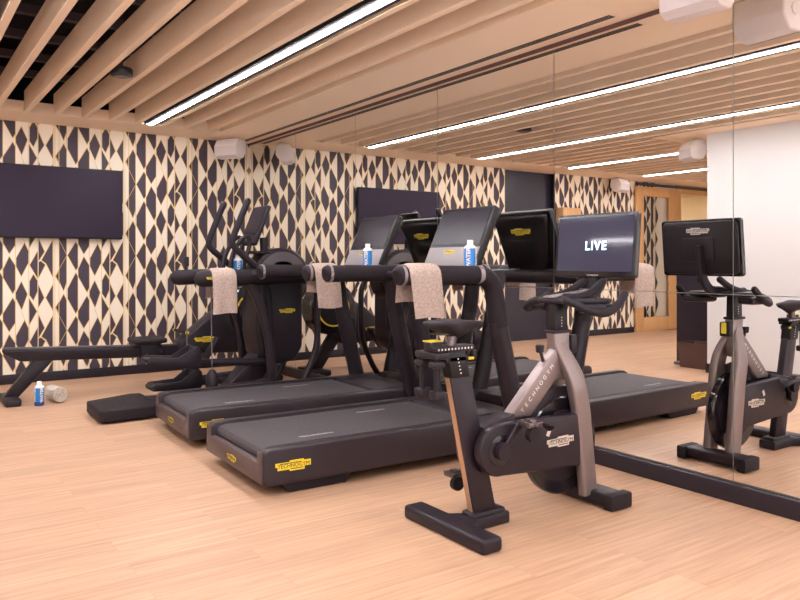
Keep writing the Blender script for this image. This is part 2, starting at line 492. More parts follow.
# sliding glazed oak door in front of the paper
dr = MB()
DX0, DX1, DY = -4.70, -3.53, WY-.075
dr.box((DX0, DY, .015), (DX0+.26, DY+.045, 2.51), .004); dr.box((DX1-.20, DY, .015), (DX1, DY+.045, 2.51), .004)
dr.box((DX0+.26, DY, .015), (DX1-.20, DY+.045, .25), .004); dr.box((DX0+.26, DY, 2.35), (DX1-.20, DY+.045, 2.51), .004)
dr = struct(dr.build('door_1', 'oak'))
g = MB(); g.box((DX0+.25, DY+.018, .24), (DX1-.19, DY+.026, 2.36)); g.build('door_pane', 'glass', dr, smooth=0)
g = MB(); g.tube([(DX0+.08, DY-.05, .95), (DX0+.08, DY-.05, 1.25)], .012); g.tube([(DX0+.08, DY-.05, .98), (DX0+.08, DY, .98)], .008); g.tube([(DX0+.08, DY-.05, 1.22), (DX0+.08, DY, 1.22)], .008); g.build('door_handle', 'chrome', dr)
g = MB(); g.box((XL+.3, DY-.01, 2.535), (DX1-.05, DY+.06, 2.575), .004); struct(g.build('trim_3', 'joist'))

# ------------------------------------------------------------------ lamps
led_names = ['long linear LED ceiling light recessed between slats nearest the mirror wall',
             'second linear LED ceiling light from the mirror wall, seen only in the mirror',
             'third linear LED ceiling light from the mirror wall, ending above the wall speaker',
             'fourth linear LED ceiling light, farthest from the mirror, close to the oak door']
for i, x in enumerate(LEDX):
    y0 = YN+.2 if i < 2 else -.8
    r = empty('linear_ceiling_light', (x, 7.62, CZ))
    tag(r, led_names[i], 'light', 'linear ceiling lights')
    L = y0-7.62
    q = MB(); q.box((-.062, L, .012), (.062, 0, .09)); q.box((-.062, L, -.004), (-.046, 0, .012)); q.box((.046, L, -.004), (.062, 0, .012)); q.build('housing', 'puck', r, smooth=0)
    q = MB(); q.box((-.022, L+.01, -.008), (.022, -.01, .012), .004); df = q.build('diffuser', 'led', r)
    q = MB(); q.box((-.036, L+.01, -.005), (-.022, -.01, .012)); q.build('edge_glow', 'ledglow', df, smooth=0)  # added faintly emissive strips imitate the soft glow beside the core
    q = MB(); q.box((.022, L+.01, -.005), (.036, -.01, .012)); q.build('edge_glow', 'ledglow', df, smooth=0)
# slot air vent in the soffit
r = empty('slot_air_vent', (3.375, 8.1, CZ)); tag(r, 'long black slot air vent in the soffit along the mirror top', 'vent')
q = MB()
q.box((-.032, -5.35, -.003), (.032, 0, .002)); q.build('vent_frame', 'slat', r, smooth=0)
for dx in (-.02, 0., .02):
    q = MB(); q.box((dx-.007, -5.33, -.0045), (dx+.007, -.02, -.002)); q.build('slot', 'vent', r, smooth=0)
# ceiling puck
r = empty('ceiling_sensor', (1.435, 5.74, 2.59)); tag(r, 'small round black sensor hanging between the ceiling slats', 'sensor')
q = MB(); q.lathe([(.06, -.002), (.078, .004), (.082, .012), (.082, .052), (.074, .062)], n=32); q.build('housing', 'puck', r)
q = MB(); q.lathe([(.05, -.006), (.055, -.001)], n=28); q.build('lens', 'grey', r)
q = MB(); q.tube([(0, 0, .06), (0, 0, .70)], .011, n=10); q.build('stem', 'joist', r)

# speakers
def speaker(loc, rz, label):
    r = empty('wall_speaker', loc, rz); tag(r, label, 'speaker', 'white box speakers under the ceiling')
    P = [(-.075, .10), (.07, .10), (.115, .02), (.105, -.085), (.06, -.11), (-.03, -.11), (-.09, -.03)]   # (y,z) cross-section, front is -y
    P = [(-y, z) for y, z in P]
    q = MB(); q.prism(P, -.15, .15, 'X', .014, seg=3); q.build('cabinet', 'speaker', r)
    q = MB(); q.prism([(-.117, .018), (-.107, -.084), (-.060, -.113), (-.064, -.104), (-.112, -.016)], -.140, .140, 'X'); q.build('grille', 'grille', r)
    for s in (-1, 1):
        q = MB(); q.lathe([(.034, 0), (.03, .004)], c=(s*.15, -.01, .0), axis='X', n=20) if s > 0 else q.lathe([(.03, -.004), (.034, 0)], c=(s*.15, -.01, 0), axis='X', n=20)
        q.build('end_disc', 'speaker', r)
    q = MB(); q.box((-.10, -.02, .10), (.10, .055, .112), .002); q.box((-.05, .0, .11), (.05, .04, .15), .003); q.build('bracket', 'speaker', r)
    return r
speaker((3.17, 7.93, 2.475), math.radians(-58), 'white box speaker in the ceiling corner beside the mirror')
speaker((3.20, 2.11, 2.495), math.radians(-86), 'white box speaker hanging above the mirror, cut by the frame top')
speaker((-.52, 5.02, 2.465), math.radians(120), 'white box speaker on the soffit at the white wall corner')
speaker((-2.95, 8.02, 2.475), math.radians(-10), 'white box speaker on the wallpaper beside the oak door')

# television
r = empty('wall_television', (1.385, 8.14, 1.807)); tag(r, 'wide dark television mounted on the patterned wallpaper', 'television')
q = MB(); q.box((-.655, -.03, -.362), (.655, .03, .362), .006); q.build('casing', 'bezel', r)
q = MB(); q.box((-.646, -.0325, -.350), (.646, -.029, .353)); q.build('screen', 'tv', r, smooth=0)
q = MB(); q.box((-.3, .03, -.2), (.3, .0595, .2)); q.build('wall_mount', 'void', r, smooth=0)

# small wooden box on the wall next to black panel
r = empty('wooden_wall_box', (-1.85, 8.12, 1.94)); tag(r, 'small plain wooden box on the wallpaper beside the black panel', 'box')
q = MB(); q.box((-.2, -.08, -.28), (.2, .075, .12), .006); q.build('body', 'oak', r)
q = MB(); q.box((-.03, -.088, -.2), (.03, -.08, -.19), .002); q.build('pull', 'joist', r)

# black cabinet and brown bin by the end of the white wall
r = empty('black_cabinet', (-1.08, 5.12, 0)); tag(r, 'tall black cabinet beyond the end of the white wall', 'cabinet')
q = MB(); q.box((-.24, -.35, 0), (.24, .35, 1.42), .006); q.build('body', 'blackpanel', r)
q = MB(); q.box((.24, -.34, .06), (.252, .34, 1.40), .003); q.build('door', 'blackpanel', r)
r = empty('brown_bin', (-.63, 5.0, 0)); tag(r, 'brown flared box bin on the floor in front of black cabinet', 'bin')
q = MB()
A = [(-.13, -.18), (.13, -.18), (.13, .18), (-.13, .18)]
vb = [q.bm.verts.new((x, y, 0)) for x, y in A]; vt = [q.bm.verts.new((x*1.25, y*1.13, .285)) for x, y in A]
vi = [q.bm.verts.new((x*1.14, y*1.05, .285)) for x, y in A]; vj = [q.bm.verts.new((x*.9, y*.9, .03)) for x, y in A]
q.bm.faces.new(vb[::-1])
for i in range(4):
    j = (i+1) % 4
    q.bm.faces.new((vb[i], vb[j], vt[j], vt[i])); q.bm.faces.new((vt[i], vt[j], vi[j], vi[i])); q.bm.faces.new((vi[i], vi[j], vj[j], vj[i]))
q.bm.faces.new(vj); q.build('body', 'brown', r, smooth=0)
q = MB(); q.box((-.02, .22, .01), (.06, .32, .045), .01); q.box((0, .19, .01), (.03, .23, .03), .004); q.build('pedal', 'grey', r)

# ------------------------------------------------------------------ small things
def bottle(loc, rz, label):
    r = empty('water_bottle', loc, rz); tag(r, label, 'bottle', 'blue water bottles')
    q = MB()
    q.lathe([(.033, 0), (.0375, .003), (.038, .01), (.038, .035), (.038, .15), (.036, .159), (.026, .169), (.0185, .174)], n=32, mis=[0, 0, 0, 1, 2, 2, 2])
    q.build('body', ['navy', 'blue', 'cap'], r)
    q = MB(); q.lathe([(.018, .174), (.0195, .176), (.0195, .198), (.017, .202)], n=24); q.build('cap', 'cap', r)
    for a in (-2.75, -1.2):
        q = MB(); q.text('WATER', .036, Matrix.Rotation(a, 4, 'Z') @ frame((.0388, 0, .092), (0, 0, 1), (0, -1, 0)), 0, .0008, bold=.0012)
        q.build('lettering', 'whiteink', r)
    return r

def towel_over(loc, rz, label, w, front, back, r0=.066, seed=1, skew=0., mt='towel'):
    """terry towel folded over a horizontal bar that runs along local x; front hangs on -y"""
    rnd = random.Random(seed)
    prof = []
    nF = 16
    for i in range(nF): prof.append((-r0-.004-.012*(1-i/nF), -front+front*i/nF, i/nF))
    for i in range(11):
        a = PI-PI*i/10; prof.append((math.cos(a)*(r0+.004), math.sin(a)*(r0+.004), 1.))
    nB = 10
    for i in range(1, nB+1): prof.append((r0+.004+.008*i/nB, -back*i/nB, 1.))
    q = MB(); NX = 14; T = .011; rows = []
    ph = [rnd.uniform(0, 6) for _ in range(4)]
    for side in (1, 0):
        rr = []
        for j, (y, z, s) in enumerate(prof):
            row = []
            for i in range(NX+1):
                u = i/NX-.5
                x = u*w+skew*(z/front if z < 0 and y < 0 else 0)+.004*math.sin(9*z+ph[0])
                wob = .006*math.sin(u*9+ph[1]+z*4)*(min(1, abs(z)*5) if z < 0 else 0)
                yy = y+wob*(1 if y < 0 else -1)
                # outward direction
                if z > 0: n = Vector((0, y, z)).normalized()
                else: n = Vector((0, -1 if y < 0 else 1, 0))
                edge = 1-abs(u*2)**8*.7
                off = T*edge if side else 0
                row.append(q.bm.verts.new((x, yy+n.y*off, z+n.z*off+(.004*math.sin(u*5+ph[2]) if j == 0 or j == len(prof)-1 else 0))))
            rr.append(row)
        rows.append(rr)
    O, I = rows
    n = len(prof)
    for j in range(n-1):
        for i in range(NX):
            q.bm.faces.new((O[j][i], O[j][i+1], O[j+1][i+1], O[j+1][i])); q.bm.faces.new((I[j][i], I[j+1][i], I[j+1][i+1], I[j][i+1]))
        for i in (0, NX):
            q.bm.faces.new((O[j][i], O[j+1][i], I[j+1][i], I[j][i]))
    for j in (0, n-1):
        for i in range(NX):
            q.bm.faces.new((O[j][i], O[j][i+1], I[j][i+1], I[j][i]))
    bmesh.ops.recalc_face_normals(q.bm, faces=q.bm.faces)
    o = q.build('hand_towel', mt, smooth=60); o.location = loc; o.rotation_euler = (0, 0, rz)
    return tag(o, label, 'towel', 'towels draped over the machine arms')

# ------------------------------------------------------------------ treadmill
def make_treadmill():
    r = empty('treadmill', (0, 0, 0))
    W2 = .44; LN = 1.86; UY = .44
    # deck body: end cap rounded at the back, side skirts
    prof = [(.03, .055), (.006, .075), (0, .10), (.0, .20), (.008, .224), (.028, .238), (.05, .242), (LN-.05, .242), (LN, .21), (LN, .07), (LN-.08, .055)]
    q = MB()
    for s in (-1, 1):
        q.prism(prof, s*W2, s*(W2-.083), 'Y', .010, seg=3)
    q.build('side_rail', ['deckside'], r)
    q = MB(); q.prism([(.03, .056), (.008, .076), (.003, .10), (.003, .155), (.012, .168), (.04, .170), (LN-.02, .17), (LN-.02, .06), (LN-.08, .056)], -W2+.07, W2-.07, 'Y', .004)
    a = W2-.014; q.prism([(-a, .066), (a, .066), (a, .226), (a-.065, .226), (a-.065, .168), (-a+.065, .168), (-a+.065, .226), (-a, .226)], -.003, .006, 'X', .003); q.build('end_cap', 'deckend', r)
    q = MB(); 
    bp = [(.05, .16), (.032, .18), (.035, .20), (.05, .219), (.08, .228), (1.42, .228), (1.42, .16)]
    q.prism(bp, -W2+.085, W2-.085, 'Y', .004)
    q.build('running_belt', 'belt', r)
    for s in (-1, 1):
        q = MB(); q.prism([(.075, .2425), (LN-.45, .2425), (LN-.45, .2435), (.075, .2435)], s*(W2-.084), s*(W2-.074), 'Y')
        q.build('rail_edge', 'void', r)
    for k, (x, y) in enumerate(((.42, -.20), (1.02, .21))):
        q = MB(); q.text('TECHNOGYM', .034, frame((x, y, .2288), (1, 0, 0), (0, 1, 0)), 0, .0006); q.build('belt_print', 'greyink', r)
    # motor hood
    q = MB(); q.prism([(1.42, .21), (1.44, .238), (1.62, .246), (1.80, .242), (LN, .20), (LN, .10), (1.42, .10)], -W2+.11, W2-.11, 'Y', .012, seg=3); q.build('motor_hood', 'black', r)
    for x, s in ((.16, -1), (1.42, -1), (.16, 1), (1.42, 1)):
        q = MB(); q.prism([(x-.06, .065), (x+.38, .065), (x+.33, .0), (x+.0, .0)], s*(W2-.03), s*(W2-.20), 'Y', .005); q.build('foot', 'rubber', r)
    badge('side_badge', r, frame((.165, -W2-.0005, .15), (1, 0, 0), (0, 0, 1)), .20)
    badge('side_badge', r, frame((.165, W2+.0005, .15), (-1, 0, 0), (0, 0, 1)), .20)
    badge('end_badge', r, frame((-.0035, 0, .115), (0, -1, 0), (-.0, 0, 1)), .13)
    # uprights and arms
    for s in (-1, 1):
        y = s*UY
        q = MB()
        sec = circ(.060, 20)
        q.sweep([(1.715, y, .15), (1.68, y, .3), (1.556, y, .80), (1.551, y, .83)], circ(.062, 20, .057), up=(0, 1, 0), scale=[1.08, 1.05, 1., 1.]); q.build('upright', 'black2', r)
        pa = fillet([(1.556, y, .80), (1.505, y, 1.125), (.83, y, 1.125)], .13, 12)
        q = MB(); q.sweep(pa, rrect(.112, .118, .052, 6), up=(0, 1, 0)); q.sweep([(.831, y, 1.125), (.815, y, 1.1245), (.806, y, 1.124), (.802, y, 1.123)], rrect(.112, .118, .052, 6), up=(0, 1, 0), scale=[1., .96, .84, .6])
        arm = q.build('handrail', 'rubber', r)
        q = MB(); q.sweep([(.842, y, 1.125), (.824, y, 1.125)], rrect(.118, .124, .055, 6), up=(0, 1, 0)); q.build('end_ring', 'ring', arm)
        q = MB(); q.sweep([(1.405, y, 1.126), (1.375, y, 1.126)], rrect(.115, .121, .053, 6), up=(0, 1, 0)); q.build('joint_ring', 'ring', arm)
    # front crossbar with tray
    q = MB(); q.sweep([(1.55, -.44, 1.10), (1.55, .44, 1.10)], rrect(.13, .10, .045, 5), up=(0, 0, 1)); q.build('crossbar', 'black2', r)
    q = MB(); q.prism([(1.27, 1.118), (1.60, 1.118), (1.60, 1.138), (1.27, 1.138)], -.383, .383, 'Y', .008); q.build('console_tray', 'rubber', r)
    q = MB(); q.tube([(1.26, -.36, 1.12), (1.26, .36, 1.12)], .022, round_caps=True); q.build('sensor_bar', 'black', r)
    # console: slab tilted back
    T = Matrix.Translation((1.49, 0, 1.172)) @ Matrix.Rotation(math.radians(24), 4, 'Y')
    q = MB(); q.prism([(-.285, .0), (.285, .0), (.285, .43), (.275, .44), (-.275, .44), (-.285, .43)], 0, .05, 'X', .010, xf=T, seg=3); c = q.build('console', 'bezel', r)
    q = MB(); q.box((-.004, -.272, .008), (.002, .272, .142), .001, xf=T); q.build('control_panel', 'panel', c)
    q = MB(); q.box((-.004, -.262, .160), (.001, .262, .422), xf=T); q.build('screen', 'display', c, smooth=0)
    # back shell, narrowing to the bottom
    q = MB()
    q.prism([(-.275, .425), (.275, .425), (.16, .06), (-.16, .06)], .05, .085, 'X', .02, xf=T, seg=3); q.prism([(-.16, .25), (.16, .25), (.13, -.02), (-.13, -.02)], .05, .092, 'X', .02, xf=T, seg=3)
    q.build('back_shell', 'gloss', c)
    badge('back_badge', c, T @ frame((.0865, 0, .31), (0, 1, 0), (0, 0, 1)), .19)
    badge('panel_badge', c, T @ frame((-.0045, .03, .105), (0, -1, 0), (0, 0, 1)), .11)
    return r
tm = make_treadmill()
TM = [(tm, (1.575, 3.92), -1.5), (copy_tree(tm), (1.61, 5.11), -2.7)]
labs = ['black treadmill nearest the camera, right behind the exercise bike', 'black treadmill farther back, between the front treadmill and the elliptical trainer']
def tmpt(i, p):
    o, (x, y), a = TM[i]; a = math.radians(a)
    return (x+p[0]*math.cos(a)-p[1]*math.sin(a), y+p[0]*math.sin(a)+p[1]*math.cos(a), p[2])
for i, (o, (x, y), a) in enumerate(TM):
    o.location = (x, y, 0); o.rotation_euler = (0, 0, math.radians(a)); tag(o, labs[i], 'treadmill', 'treadmills facing the mirror')
towel_over(tmpt(0, (.955, -.44, 1.118)), math.radians(-1.5), 'beige towel over the near handrail of the front treadmill', .215, .235, .15, .064, 3, skew=-.03)
towel_over(tmpt(1, (.95, -.44, 1.118)), math.radians(-2.5), 'beige towel over the near handrail of the back treadmill', .19, .235, .13, .064, 5, skew=-.01)
bottle(tmpt(0, (1.425, -.325, 1.138)), .2, 'blue water bottle on the console tray of the front treadmill')
bottle(tmpt(1, (1.375, -.325, 1.138)), .3, 'blue water bottle on the console tray of the back treadmill')
bottle((1.045, 6.84, 0), .0, 'blue water bottle standing on the floor by the rower foot')
# rolled towel
q = MB()
rings = []; pts = []
for i in range(70):
    a = i/70*2*PI*3.6-.9; rr = .008+.056*i/70+.0012*math.sin(i*.9)
    pts.append((rr*math.cos(a), 0, rr*math.sin(a)))
sec = [(-.0065, -.11), (.0065, -.11), (.0065, .11), (-.0065, .11)]
q2 = []
for i, p in enumerate(pts):
    p = Vector(p); n = p.normalized()
    q2.append([q.bm.verts.new((p+n*s*.0056)+Vector((0, t, 0))) for s, t in ((-1, -.10), (1, -.10), (1, .10), (-1, .10))])
for a, c in zip(q2[:-1], q2[1:]):
    for j in range(4): q.bm.faces.new((a[j], a[(j+1) % 4], c[(j+1) % 4], c[j]))
q.bm.faces.new(q2[0]); q.bm.faces.new(q2[-1][::-1]); bmesh.ops.recalc_face_normals(q.bm, faces=q.bm.faces)
o = q.build('rolled_towel', 'towelw', smooth=50); o.location = (1.19, 6.95, .0695); o.rotation_euler = (0, 0, math.radians(10))
tag(o, 'white rolled towel lying on the floor beside a bottle', 'towel')

# ------------------------------------------------------------------ elliptical trainer
def make_elliptical(cx, cy):
    r = empty('elliptical_trainer', (cx, cy, 0)); tag(r, 'black elliptical trainer with swing arms, standing before the wallpaper', 'elliptical trainer')
    def L(x, y, z): return (x-cx, y-cy, z)
    q = MB(); q.prism([(1.28-cx, 5.79-cy), (1.30-cx, 5.73-cy), (1.75-cx, 5.76-cy), (1.75-cx, 6.37-cy), (1.66-cx, 6.39-cy), (1.29-cx, 6.23-cy)], .015, .105, 'Z', .014, seg=3); q.build('step_platform', 'rubber', r)
    q = MB(); q.box(L(1.7, 5.98, .03), L(2.95, 6.14, .12), .02); q.build('base_beam', 'black', r)
    q = MB(); q.prism([(2.30-cx, .10), (2.62-cx, .42), (2.80-cx, .42), (2.62-cx, .10)], 5.95-cy, 6.15-cy, 'Y', .02); q.build('frame_brace', 'black', r)
    q = MB(); q.box(L(2.85, 5.66, .0), L(3.05, 6.44, .08), .025); q.build('front_foot', 'black', r)
    # shroud
    P = [(2.60, 1.16), (2.97, 1.16), (3.02, 1.05), (3.02, .46), (2.95, .34), (2.72, .31), (2.62, .40), (2.58, .6)]
    q = MB(); q.prism([(x-cx, z) for x, z in P], 5.87-cy, 6.23-cy, 'Y', .04, seg=4); sh = q.build('shroud', 'black', r)
    badge('shroud_badge', sh, frame(L(2.86, 5.8685, .78), (1, 0, 0), (0, 0, 1)), .15); badge('shroud_badge', sh, frame(L(2.67, 5.8685, .68), (1, 0, 0), (0, 0, 1)), .10)
    badge('shroud_badge', sh, frame(L(2.86, 6.2315, .78), (-1, 0, 0), (0, 0, 1)), .15)
    # flywheel housing
    q = MB(); q.lathe([(.10, -.12), (.25, -.12), (.27, -.10), (.27, .10), (.25, .12), (.10, .12)], c=L(2.85, 6.05, 1.06), axis='Y', n=48); fl = q.build('flywheel_housing', 'black2', r)
    for rad in (.235, .165):
        q = MB(); q.lathe([(rad-.012, -.126), (rad, -.124), (rad, -.118), (rad-.012, -.118)], c=L(2.85, 6.05, 1.06), axis='Y', n=48); q.build('housing_ring', 'rail', fl)
    # bent side frame in front of the shroud
    for y in (5.80, 6.30):
        q = MB(); q.tube(fillet([L(3.02, y, 1.08), L(3.12, y, .95), L(3.12, y, .45), L(2.98, y, .16), L(2.9, y, .05)], .12), .028); q.build('front_frame', 'black2', r)
    # uprights carrying the fixed arms
    for y, nm in ((5.75, 'near'), (6.35, 'far')):
        q = MB(); q.sweep(catmull([L(2.46, y, 1.03), L(2.56, y, .82), L(2.64, y, .5), L(2.66, y, .05)]), rrect(.075, .06, .022), up=(0, 1, 0)); q.build('upright', 'black2', r)
        q = MB(); q.sweep([L(2.06, y, 1.07), L(2.2, y, 1.075), L(2.98, y, 1.085)], circ(.066, 20, .062), up=(0, 1, 0), round_caps=True); a = q.build('fixed_arm', 'rubber', r)
        q = MB(); q.box(L(2.46, y-.063, 1.10), L(2.96, y-.06, 1.13)); q.build('arm_trim', 'rail', a)
        if nm == 'near': badge('arm_badge', a, frame(L(2.12, y-.064, 1.075), (1, 0, 0), (0, 0, 1)), .10)
        # cord and its pulley post
        q = MB(); q.tube([L(2.13, y, 1.01), L(2.14, y, .33)], .0045, n=8); q.build('cord', 'grey', r)
        q = MB(); q.lathe([(.03, .14), (.05, .16), (.052, .24), (.04, .31), (.018, .34)], c=L(2.14, y, 0), n=20); q.box(L(2.06, y-.05, .02), L(2.22, y+.05, .16), .02); p = q.build('pulley_post', 'black', r)
        q = MB(); q.tube([L(2.18, y, .17), L(2.66, y, .20)], .035); q.build('lower_rail', 'black', r)
    # phone clip on far arm
    q = MB(); q.tube([L(2.13, 6.35, 1.12), L(2.13, 6.35, 1.17)], .014); q.box(L(2.115, 6.325, 1.165), L(2.15, 6.375, 1.25), .008); q.build('clip', 'black', r)
    # swing arms
    for y, dx in ((5.86, 0), (6.30, -.04)):
        pts = [L(2.49+dx, y, 1.715), L(2.43+dx, y, 1.575), L(2.37+dx, y, 1.43), L(2.355+dx, y, 1.375), L(2.38+dx, y, 1.32), L(2.52+dx, y, 1.20), L(2.62+dx*.5, y, 1.10), L(2.68, y, .90), L(2.70, y, .55)]
        q = MB(); q.tube(catmull(pts, 6), .027, round_caps=True); sa = q.build('swing_arm', 'rubber', r)
        q = MB(); q.tube([pts[0], (Vector(pts[0])*.8+Vector(pts[1])*.2)], .0295, round_caps=True); q.build('grip_cap', 'black', sa)
    # fixed inner loop handle
    for y in (5.98, 6.14):
        pts = [L(2.38, y, 1.12), L(2.40, y, 1.25), L(2.47, y, 1.38), L(2.53, y, 1.42), L(2.56, y, 1.36), L(2.52, y, 1.22), L(2.50, y, 1.12)]
        q = MB(); q.tube(catmull(pts, 6), .019); q.build('inner_handle', 'black2', r)
    q = MB(); q.prism([(2.34-cx, 1.0), (2.75-cx, 1.0), (2.75-cx, 1.065), (2.36-cx, 1.065)], 5.90-cy, 6.20-cy, 'Y', .02); q.build('console_tray', 'black', r)
    # pedals
    for y, z, x, s in ((5.90, .37, 1.86, 1), (6.22, .13, 1.99, 1)):
        P = [(-.22, .0), (-.21, -.03), (.06, -.045), (.19, -.045), (.21, .0), (.20, .10), (.16, .14), (.02, .035), (-.19, .025)]
        T = Matrix.Translation(L(x, y, z+.045)) @ Matrix.Rotation(math.radians(8 if z > .3 else 0), 4, 'Y')
        q = MB(); q.prism(P, -.10, -.085, 'Y', .005, xf=T); q.prism(P, .085, .10, 'Y', .005, xf=T)
        q.prism([(-.22, 0), (-.21, -.03), (.06, -.045), (.19, -.045), (.20, -.01), (.04, -.01), (-.19, .012)], -.085, .085, 'Y', .004, xf=T)
        q.prism([(.14, -.02), (.2, -.02), (.20, .10), (.16, .135)], -.085, .085, 'Y', .004, xf=T)
        p = q.build('pedal', 'black', r)
        q = MB(); q.tube([T @ Vector((.2, 0, 0)), L(2.68, y, z+(-.02 if z > .3 else .03))], .03); q.build('pedal_link', 'black', r)
    # console on a short mast
    q = MB(); q.sweep([L(2.74, 6.05, 1.12), L(2.72, 6.05, 1.42)], rrect(.07, .05, .02), up=(0, 1, 0)); q.build('mast', 'black', r)
    q = MB(); q.box(L(2.55, 5.93, 1.275), L(2.74, 6.17, 1.30), .01); q.build('shelf', 'black', r)
    T = Matrix.Translation(L(2.555, 6.05, 1.355)) @ Matrix.Rotation(math.radians(22), 4, 'Y')
    q = MB(); q.box((0, -.155, 0), (.04, .155, .37), .014, xf=T, seg=3); c = q.build('console', 'bezel', r)
    q = MB(); q.box((-.003, -.145, .012), (.001, .145, .085), xf=T); q.build('control_panel', 'black', c)
    q = MB(); q.box((-.003, -.143, .10), (.001, .143, .355), xf=T); q.build('screen', 'display', c, smooth=0)
    badge('panel_badge', c, T @ frame((-.0035, .0, .05), (0, -1, 0), (0, 0, 1)), .075)
    return r
ell = make_elliptical(2.3, 6.05)
towel_over((2.215, 5.75, 1.072), 0, 'beige towel over the near arm of the elliptical trainer', .20, .28, .16, .070, 9)
bottle((2.455, 5.985, 1.066), 1.0, 'blue water bottle in the tray of the elliptical trainer')

# ------------------------------------------------------------------ rowing machine
def make_rower():
    r = empty('rowing_machine', (2.0, 7.1, 0)); tag(r, 'long black rowing machine with yellow flywheel ring along the wallpaper wall', 'rowing machine')
    ox, oy = 2.0, 7.1
    def L(x, y, z): return (x-ox, y-oy, z)
    P = [(.80, .462), (2.35, .402), (2.35, .30), (.93, .352), (.80, .43)]
    q = MB(); q.prism([(x-ox, z) for x, z in P], -.055, .055, 'Y', .012); q.build('rail', 'black', r)
    q = MB(); q.prism([(.80-ox, .463), (2.3-ox, .405), (2.3-ox, .415), (.81-ox, .474)], -.04, .04, 'Y', .004); q.build('rail_track', 'rail', r)
    q = MB(); q.prism([(1.06-ox, .38), (1.22-ox, .375), (.92-ox, .05), (.80-ox, .05)], -.045, .045, 'Y', .01); q.build('rear_leg', 'black', r)
    q = MB(); q.box(L(.79, 6.87, 0), L(.92, 7.33, .06), .018); q.build('foot_bar', 'black', r)
    # seat and carriage
    q = MB(); q.box(L(1.86, 6.95, .445), L(2.16, 7.25, .495), .022, seg=3); q.build('seat', 'rubber', r)
    q = MB(); q.prism([(1.92-ox, .45), (2.10-ox, .45), (2.16-ox, .36), (2.02-ox, .27), (1.95-ox, .30)], -.085, -.065, 'Y', .004); q.prism([(1.92-ox, .45), (2.10-ox, .45), (2.16-ox, .36), (2.02-ox, .27), (1.95-ox, .30)], .065, .085, 'Y', .004); q.tube([L(1.98, 6.98, .33), L(1.98, 7.22, .33)], .022); q.tube([L(2.1, 6.98, .37), L(2.1, 7.22, .37)], .02); q.build('carriage', 'black', r)
    # body
    P = [(2.28, .33), (2.28, .44), (2.62, .70), (2.80, .80), (3.05, .72), (3.02, .44), (2.9, .30)]
    q = MB(); q.prism([(x-ox, z) for x, z in P], -.10, .10, 'Y', .025, seg=3); bd = q.build('body', 'black', r)
    badge('body_badge', bd, frame(L(2.53, 6.9985, .455), (1, 0, 0), (0, 0, 1)), .20)
    badge('body_badge', bd, frame(L(2.53, 7.2015, .455), (-1, 0, 0), (0, 0, 1)), .20)
    q = MB(); q.lathe([(.12, -.11), (.27, -.11), (.285, -.09), (.285, .09), (.27, .11), (.12, .11)], c=L(3.04, 7.1, .70), axis='Y', n=48); fw = q.build('flywheel', 'gloss', r)
    q = MB(); q.lathe([(.178, -.119), (.178, -.113)], c=L(3.04, 7.1, .70), axis='Y', n=40); q.build('flywheel_face', 'black', fw)
    for s in (-1, 1):
        q = MB()
        q.tube([Vector(L(3.04, 7.1+s*.115, .70))+Vector((.186*math.cos(a), 0, .186*math.sin(a))) for a in [2*PI*k/48 for k in range(49)]], .009, n=8); q.build('yellow_ring', 'yellow', fw)
    q = MB(); q.prism([(2.86-ox, .44), (3.02-ox, .44), (3.29-ox, .04), (3.15-ox, .04)], -.045, .045, 'Y', .01); q.build('front_leg', 'black', r)
    q = MB(); q.box(L(3.13, 6.87, 0), L(3.31, 7.33, .06), .018); q.build('foot_bar', 'black', r)
    # handle and foot rests
    q = MB(); q.tube([L(2.33, 6.92, .535), L(2.33, 7.28, .535)], .016, round_caps=True); h = q.build('handle', 'rubber', r)
    for y in (6.903, 7.277):
        q = MB(); q.tube([L(2.33, y, .535), L(2.33, y+.02, .535)], .0165); q.build('handle_tip', 'yellow', h)
    for y in (6.90, 7.30):
        q = MB(); q.box((-.02, -.065, -.14), (.02, .065, .14), .012, xf=Matrix.Translation(L(2.55, y, .36)) @ Matrix.Rotation(math.radians(35), 4, 'Y')); q.build('foot_rest', 'rubber', r)
    q = MB(); q.tube([L(2.78, 7.1, .78), L(2.66, 7.1, .98)], .018); q.build('monitor_arm', 'black', r)
    return r
make_rower()

